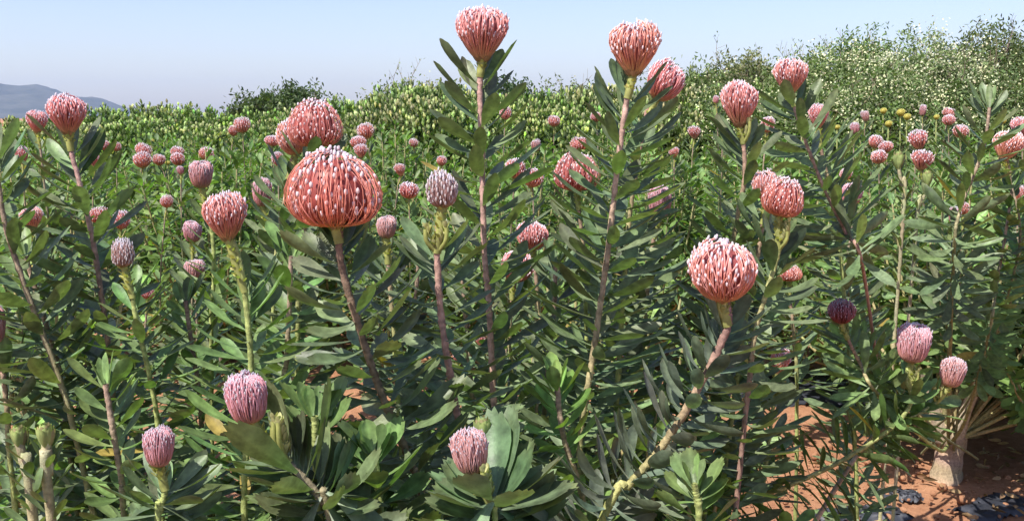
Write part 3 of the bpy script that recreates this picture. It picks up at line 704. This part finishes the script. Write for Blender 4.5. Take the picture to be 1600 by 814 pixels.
hb = [hedge_bush(1.0, 1.5, n_, c1, c2) for n_, c1, c2 in ((2100, (.11, .155, .055), (.55, .58, .29)), (1700, (.09, .14, .045), (.46, .54, .24)), (1900, (.12, .16, .06), (.58, .57, .33)), (1500, (.10, .15, .05), (.38, .48, .18)))]
k = 0
def hedge_top(px):   # photo skyline of the hedge
    return float(np.interp(px, [-100, 0, 150, 260, 360, 450, 560, 640, 720, 860, 1000, 1150], [182, 184, 176, 172, 180, 168, 155, 142, 140, 150, 140, 118]))
for (Y, n, dz) in ((12.2, 17, 22), (13.6, 17, 0)):
    for i in range(n):
        px = -70 + i * (1250 / (n - 1)) + random.uniform(-12, 12); p = at(px, hedge_top(px) + dz + random.uniform(-7, 8), Y)
        s = p[2] / 1.5
        o = place_bush(hb[(k * 7 + i // 3) % 4], p[0], Y + random.uniform(-.25, .25), 1.0, 'dense hedge bush dotted with pale yellow-green shoot tips on the skyline', 'pale-tipped bushes of the far hedge', sz=s); k += 1

# ================= shrubs on the skyline =================
def shrub(label, px, py_top, Y, width_px, c_leaf, c_bloom=None, bloom=0, nleaf=7000, leaf=.05, twigs=12, name='skyline_shrub', cat='shrub', lean=0, dry=(.22, .17, .12), group=None, clump=1.0):
    p = at(px, py_top, Y); H = p[2]; Rr = width_px * Y / F / 2
    root = np.array([p[0], Y, 0.]); E = empty(name, root)
    Tr, Fo, Bl, Tw = Acc(), Acc(), Acc(), Acc()
    tips = []
    nb = 80
    for k in range(nb):
        a = k * 2.4 + rng.normal(0, .3); q = math.sqrt((k + .5) / nb)
        tp = np.array([math.cos(a) * Rr * q, math.sin(a) * Rr * q * .8, H * (.35 + .62 * math.sqrt(max(0, 1 - q * q * .85)) * rng.uniform(.72, 1.03))])
        C = catmull([(0, 0, 0), tp * (.45, .45, .5), tp], 9); tube(Tr, C, np.linspace(.022, .004, 9), dry, 5)
        tips.append(C)
    per = int(nleaf * 1.7) // nb
    for C in tips:
        # leaf clumps strung along the branch
        cl = C[-1][None] * 1.0 - np.array([0, 0, .0]) + rng.normal(0, .12 * clump, (6, 3)) * (1, 1, .8)
        cl = np.vstack([cl, C[5][None] + rng.normal(0, .14, (3, 3)), C[7][None] + rng.normal(0, .11, (3, 3))])
        ci = rng.integers(0, len(cl), per); bright = rng.uniform(.75, 1.25, len(cl))
        P = cl[ci] + rng.normal(0, .055, (per, 3)); P[:, 2] = np.clip(P[:, 2], .1, None)
        T = unit(rng.normal(0, 1, (per, 3)) + (0, 0, .8)); Rd = rng.normal(0, 1, (per, 3))
        leaves(Fo, P, T, Rd, leaf * rng.uniform(.7, 1.3, per), leaf * .45, R(40), R(30), rng.normal(0, .5, per), .2, jit(c_leaf, per, .25) * bright[ci][:, None], 0)
        if bloom:
            b = int((1.5 if bloom > .5 else .9) * per * bloom * rng.choice([.15, .5, 2.6])) + 1; cs = rng.integers(0, len(cl), 3); ci = cs[rng.integers(0, 3, b)]; P = cl[ci] + rng.normal(0, .075, (b, 3)) + (0, -.02, .04)
            T = unit(rng.normal(0, 1, (b, 3)) + (0, -.5, .6)); Rd = rng.normal(0, 1, (b, 3))
            leaves(Bl, P, T, Rd, .024, .022, R(60), R(40), 0, .1, jit(c_bloom, b, .15), 0)
    for k in range(twigs):
        C = tips[int(rng.integers(nb))]; s = C[-1]; l = rng.uniform(.15, .45); d = unit(np.array([rng.normal(0, .45), rng.normal(0, .3), 1]))
        Q = catmull([s - d * .1, s + d * l * .5 + rng.normal(0, .03, 3), s + d * l + rng.normal(0, .06, 3)], 8)
        tube(Tw, Q, np.linspace(.005, .002, 8), dry, 4)
        for j in range(4):
            b0 = Q[3 + j]; d2 = unit(d + rng.normal(0, .6, 3)); tube(Tw, [b0, b0 + d2 * l * .2, b0 + d2 * l * .38], [.0025, .002, .0015], dry, 3)
        m = 9; ii = rng.integers(3, 8, m)
        leaves(Fo, Q[ii] + rng.normal(0, .02, (m, 3)), np.tile(d, (m, 1)), rng.normal(0, 1, (m, 3)), leaf * .8, leaf * .35, R(45), R(30), 0, .2, jit(c_leaf, m, .2), 0)
    Tr.v += Tw.v; Tr.c += Tw.c; Tr.f += [x + Tr.n for x in Tw.f]
    Tr.build('branches', MAT['twig'], E); Fo.build('foliage', MAT['farleaf'], E, smooth=False)
    if bloom: Bl.build('blossoms', MAT['blossom'], E, smooth=False)
    return tag(E, label, cat, group)
OL = (.14, .19, .065); CREAM = (.66, .66, .40)
shrub('dark olive shrub rising above the hedge left of the domed bloom', 400, 156, 16, 95, (.08, .11, .045), twigs=3, nleaf=9000, leaf=.07)
shrub('taller dark shrub with spiky top behind the domed bloom', 455, 143, 16.5, 130, (.07, .105, .04), twigs=5, nleaf=11000, leaf=.07)
shrub('dark green shrub seen just right of the tallest stem', 800, 122, 15, 70, (.05, .085, .035), twigs=4, nleaf=4500, leaf=.06)
shrub('olive hedge shrub with seeding twigs left of the tallest stem', 650, 128, 14.5, 200, (.15, .18, .06), (.50, .48, .25), .10, twigs=14)
shrub('olive shrub with wispy brown twigs between the two tall stems', 890, 136, 14.5, 150, (.13, .16, .06), (.45, .42, .22), .10, twigs=16)
shrub('loose green shrub behind the reddish skyline bloom', 1075, 108, 13, 150, OL, CREAM, .12, twigs=12, nleaf=8000)
shrub('brownish twiggy shrub, left end of the shrub bank', 1180, 84, 13, 200, (.16, .17, .08), CREAM, .14, twigs=22, nleaf=9000)
shrub('olive shrub sprinkled cream, behind the round coral bloom', 1270, 92, 12, 190, OL, CREAM, .16, twigs=14, nleaf=9000)
shrub('tall green shrub with stray shoots curling into the sky', 1345, 52, 12.6, 190, (.12, .18, .06), CREAM, .35, twigs=14, nleaf=10000)
shrub('shrub thick with creamy white blossom at centre of the bank', 1440, 62, 11.8, 230, (.15, .20, .08), (.62, .63, .42), .6, twigs=12, nleaf=11000)
shrub('dark green shrub with purple-brown twigs, right end of the bank', 1560, 48, 12.4, 230, (.10, .13, .05), CREAM, .12, twigs=24, nleaf=11000, dry=(.2, .14, .13))
shrub('lower leafy shrub at the right edge of the bank', 1640, 74, 11.6, 180, (.08, .11, .04), CREAM, .1, twigs=12, nleaf=9000)
shrub('low dark shrub at the foot of the bank', 1150, 140, 11.6, 190, (.11, .16, .055), CREAM, .14, twigs=4, nleaf=8000)
shrub('low shrub with scattered white blossom under the creamy one', 1370, 118, 10.9, 260, (.12, .17, .06), CREAM, .4, twigs=5, nleaf=10000)
shrub('low olive shrub at the foot of the bank near the right edge', 1540, 120, 10.9, 240, (.11, .155, .055), CREAM, .16, twigs=5, nleaf=10000)
shrub('low olive shrub below the round coral bloom at the bank foot', 1250, 140, 11.0, 190, (.115, .16, .055), CREAM, .16, twigs=4, nleaf=8000)

# ================= ground =================
def soil_mat():
    m, nt, out = nodes('red_soil'); p = N(nt, 'ShaderNodeBsdfPrincipled'); p.inputs['Roughness'].default_value = .95; p.inputs['Specular IOR Level'].default_value = .1
    n1 = noise(nt, 2.2, 6, .65); n2 = noise(nt, 28, 8, .75)
    cr = N(nt, 'ShaderNodeValToRGB'); cr.color_ramp.elements[0].position = .35; cr.color_ramp.elements[0].color = (.26, .115, .06, 1)
    cr.color_ramp.elements[1].position = .68; cr.color_ramp.elements[1].color = (.46, .25, .145, 1)
    mx = N(nt, 'ShaderNodeMath', operation='ADD'); ml = N(nt, 'ShaderNodeMath', operation='MULTIPLY'); ml.inputs[1].default_value = .5
    nt.links.new(n1.outputs['Fac'], mx.inputs[0]); nt.links.new(n2.outputs['Fac'], mx.inputs[1]); nt.links.new(mx.outputs[0], ml.inputs[0])
    nt.links.new(ml.outputs[0], cr.inputs['Fac']); nt.links.new(cr.outputs[0], p.inputs['Base Color'])
    b = N(nt, 'ShaderNodeBump'); b.inputs['Strength'].default_value = .8; b.inputs['Distance'].default_value = .02; nt.links.new(n2.outputs['Fac'], b.inputs['Height'])
    nt.links.new(b.outputs[0], p.inputs['Normal']); nt.links.new(p.outputs[0], out.inputs['Surface']); return m
SOIL = soil_mat()
# fine uneven patch near the camera blended into one sheet that reaches the horizon
xs = np.concatenate([-np.geomspace(9000, 8, 18), np.linspace(-7, 7, 141), np.geomspace(8, 9000, 18)])
ys = np.concatenate([-np.geomspace(3000, 2, 8), np.linspace(-1, 12, 131), np.geomspace(13, 9000, 22)])
X, Yg = np.meshgrid(xs, ys, indexing='ij')
Z = .012 * np.sin(X * 3.1 + 1.2 * np.sin(Yg * 2.3)) + .010 * np.sin(Yg * 4.7 + X * 1.3) + rng.normal(0, .004, X.shape)
Z *= np.clip(1 - (np.hypot(X, Yg - 5) - 6) / 4, 0, 1)
A = Acc(); nx, ny = len(xs), len(ys)
i, j = np.meshgrid(np.arange(nx - 1), np.arange(ny - 1), indexing='ij')
A.add(np.stack([X, Yg, Z], -1), np.stack([i * ny + j, (i + 1) * ny + j, (i + 1) * ny + j + 1, i * ny + j + 1], -1).reshape(-1, 4), (.3, .15, .08))
tag(A.build('ground', SOIL), kind='structure')
# soil clods
A = Acc()
for k in range(2200):
    x = rng.uniform(-2.5, 3.0) if k % 3 else rng.uniform(.6, 2.2); y = rng.uniform(2.8, 6.5) if k % 3 else rng.uniform(2.5, 3.8); r = abs(rng.normal(0, .0055)) + .002
    ellips(A, (x, y, r * .3), unit(rng.normal(0, 1, 3) * (1, 1, .2)), r, r * 1.2, (.3, .15, .08), 6, 3)
tag(A.build('soil_clods', SOIL), 'reddish crumbs of dry earth scattered over the bare soil', 'soil', kind='stuff')

# black ground sheet, torn and rumpled
m, nt, out = nodes('black_sheet'); p = N(nt, 'ShaderNodeBsdfPrincipled'); p.inputs['Roughness'].default_value = .55
nz = noise(nt, 9, 5); cr = N(nt, 'ShaderNodeValToRGB'); cr.color_ramp.elements[0].color = (.02, .022, .03, 1); cr.color_ramp.elements[1].color = (.075, .08, .10, 1); cr.color_ramp.elements[0].position = .4
nt.links.new(nz.outputs['Fac'], cr.inputs['Fac']); nt.links.new(cr.outputs[0], p.inputs['Base Color']); nt.links.new(p.outputs[0], out.inputs['Surface']); SHEET = m
def sheet(label, c, w, l, rz, bury=0):
    A = Acc(); nx, ny = 26, 16; u, v = np.meshgrid(np.linspace(-.5, .5, nx), np.linspace(-.5, .5, ny), indexing='ij')
    h = .010 + .002 * np.sin(u * 21 + 2 * np.sin(v * 5)) + +.002 * np.sin(v * 17 + u * 6) + rng.normal(0, .0006, u.shape)
    ed = np.minimum(.5 - abs(u), .5 - abs(v)); h -= .02 * np.clip(1 - ed * 12, 0, 1) * rng.uniform(.3, 1, u.shape)
    uu = u * w + .05 * w * np.sin(v * 9); vv = v * l * (1 + .18 * np.sin(u * 8)) + rng.normal(0, .006, u.shape)
    ca, sa = math.cos(rz), math.sin(rz); top = np.stack([uu * ca - vv * sa, uu * sa + vv * ca, h], -1)
    i, j = np.meshgrid(np.arange(nx - 1), np.arange(ny - 1), indexing='ij'); f = np.stack([i * ny + j, (i + 1) * ny + j, (i + 1) * ny + j + 1, i * ny + j + 1], -1).reshape(-1, 4)
    A.add(top, f, (0, 0, 0)); A.add(top - (0, 0, .002), f[:, ::-1], (0, 0, 0))
    o = A.build('weed_sheet', SHEET); o.location = (c[0], c[1], 0); return tag(o, label, 'ground sheet', 'black ground sheets')
def gp(px, py):   # ground point under a photo pixel
    y = -(py - CY) / F; dz = -math.sin(PITCH) + y * math.cos(PITCH); dy = math.cos(PITCH) + y * math.sin(PITCH)
    t = -CAMZ / dz; return ((px - CX) / F * t, dy * t)
sheet('rumpled black ground sheet lying behind the sprawling branch', gp(1268, 606), .75, .62, .1)
sheet('torn black sheet scrap at the bottom right corner', gp(1560, 792), .30, .14, .5)
sheet('black sheet scrap at the bottom edge left of the thick trunk', gp(1345, 802), .30, .10, .1)
sheet('small black scrap on soil below the sprawling branch', gp(1405, 772), .14, .07, -.2)
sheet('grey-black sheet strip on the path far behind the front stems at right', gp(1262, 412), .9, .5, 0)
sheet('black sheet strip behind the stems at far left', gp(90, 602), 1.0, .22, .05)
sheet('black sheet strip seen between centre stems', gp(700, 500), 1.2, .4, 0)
# dry fallen leaves round the trunk
A = Acc(); n = 170
P = np.stack([rng.normal(bx + .2, .45, n), rng.normal(by + .05, .28, n), np.full(n, .02)], 1)
leaves(A, P, unit(rng.normal(0, 1, (n, 3)) * (1, 1, .15)), rng.normal(0, 1, (n, 3)) * (1, 1, .3), .05, .018, R(10), R(-30), rng.normal(0, 1, n), .5, jit((.30, .19, .10), n, .3), 1)
tag(A.build('leaf_litter', MAT['bract']), 'curled brown fallen leaves around the thick trunk', 'leaf litter', kind='stuff')

# ================= mountain =================
m, nt, out = nodes('mountain_side'); p = N(nt, 'ShaderNodeBsdfPrincipled'); p.inputs['Roughness'].default_value = 1; p.inputs['Specular IOR Level'].default_value = 0
nz = noise(nt, .006, 6, .6); cr = N(nt, 'ShaderNodeValToRGB'); cr.color_ramp.elements[0].color = (.035, .045, .04, 1); cr.color_ramp.elements[1].color = (.10, .10, .085, 1)
cr.color_ramp.elements[0].position = .35; cr.color_ramp.elements[1].position = .7
nt.links.new(nz.outputs['Fac'], cr.inputs['Fac']); nt.links.new(cr.outputs[0], p.inputs['Base Color']); nt.links.new(p.outputs[0], out.inputs['Surface'])
MY = 5000
px_ = np.array([-900, -500, -200, 0, 60, 100, 140, 175, 215, 260, 330]); py_ = np.array([128, 108, 118, 130, 137, 146, 158, 168, 176, 183, 187])
u = np.linspace(-900, 330, 120); hh = np.interp(u, px_, py_); hh = np.convolve(np.pad(hh, 4, 'edge'), np.ones(9) / 9, 'valid')
A = Acc(); rows = 22; V = np.zeros((len(u), rows, 3))
for a in range(len(u)):
    top = at(u[a], hh[a], MY)
    for b in range(rows):
        q = b / (rows - 1) * 2 - 1
        zz = max(top[2], 0) * (1 - abs(q) ** 1.3) * (1 + (.16 * math.sin(a * .7 + b * 1.1) + .06 * math.sin(a * 1.9 - b)) * (abs(q) > .05)) - 3 * abs(q)
        V[a, b] = (top[0], MY + q * 1300, zz)
i, j = np.meshgrid(np.arange(len(u) - 1), np.arange(rows - 1), indexing='ij')
A.add(V, np.stack([i * rows + j, (i + 1) * rows + j, (i + 1) * rows + j + 1, i * rows + j + 1], -1).reshape(-1, 4), (.05, .06, .05))
tag(A.build('mountain', m), kind='structure')

# ================= air =================
me = bpy.data.meshes.new('haze'); s = 8500
vv = [(x, y, z) for z in (-4, 260) for x, y in ((-s, -2000), (s, -2000), (s, 7000), (-s, 7000))]
me.from_pydata(vv, [], [(0, 3, 2, 1), (4, 5, 6, 7), (0, 1, 5, 4), (1, 2, 6, 5), (2, 3, 7, 6), (3, 0, 4, 7)])
o = bpy.data.objects.new('haze', me); COL.objects.link(o); o['kind'] = 'stuff'; o['label'] = 'thin blue air between the field and the mountain'; o['category'] = 'haze'
m, nt, out = nodes('haze_air'); v = N(nt, 'ShaderNodeVolumePrincipled'); v.inputs['Density'].default_value = 1 / 9000; v.inputs['Color'].default_value = (.60, .73, 1, 1); v.inputs['Anisotropy'].default_value = .2
nt.links.new(v.outputs[0], out.inputs['Volume']); me.materials.append(m)

# ================= light =================
w = bpy.data.worlds.new('World'); sc.world = w; w.use_nodes = True; nt = w.node_tree
bg = nt.nodes['Background']; sky = nt.nodes.new('ShaderNodeTexSky'); sky.sky_type = 'NISHITA'; sky.sun_disc = False
EL, AZ = R(56), R(-135)       # sun high, behind the camera to the left (azimuth clockwise from +Y)
sky.sun_elevation = EL; sky.sun_rotation = AZ; sky.air_density = 1.0; sky.dust_density = .9; sky.ozone_density = 1.6
bg.inputs['Strength'].default_value = .112
wb = nt.nodes.new('ShaderNodeVectorMath'); wb.operation = 'MULTIPLY'; wb.inputs[1].default_value = (1.0, .93, 1.03)
nt.links.new(sky.outputs[0], wb.inputs[0]); nt.links.new(wb.outputs[0], bg.inputs['Color'])
sd = bpy.data.lights.new('sun', 'SUN'); sd.energy = 5.0; sd.angle = R(.53); sd.color = (1, .955, .88)
so = bpy.data.objects.new('sun', sd); COL.objects.link(so)
dirv = Vector((math.sin(AZ) * math.cos(EL), math.cos(AZ) * math.cos(EL), math.sin(EL)))
so.rotation_euler = dirv.to_track_quat('Z', 'Y').to_euler(); so.location = (0, 0, 6)
vs = sc.view_settings; vs.view_transform = 'Standard'; vs.look = 'None'; vs.exposure = .80; vs.gamma = 1; vs.use_curve_mapping = False
cy = sc.cycles; cy.max_bounces = 6; cy.transparent_max_bounces = 4; cy.volume_bounces = 0; cy.diffuse_bounces = 4; cy.glossy_bounces = 2; cy.use_denoising = True
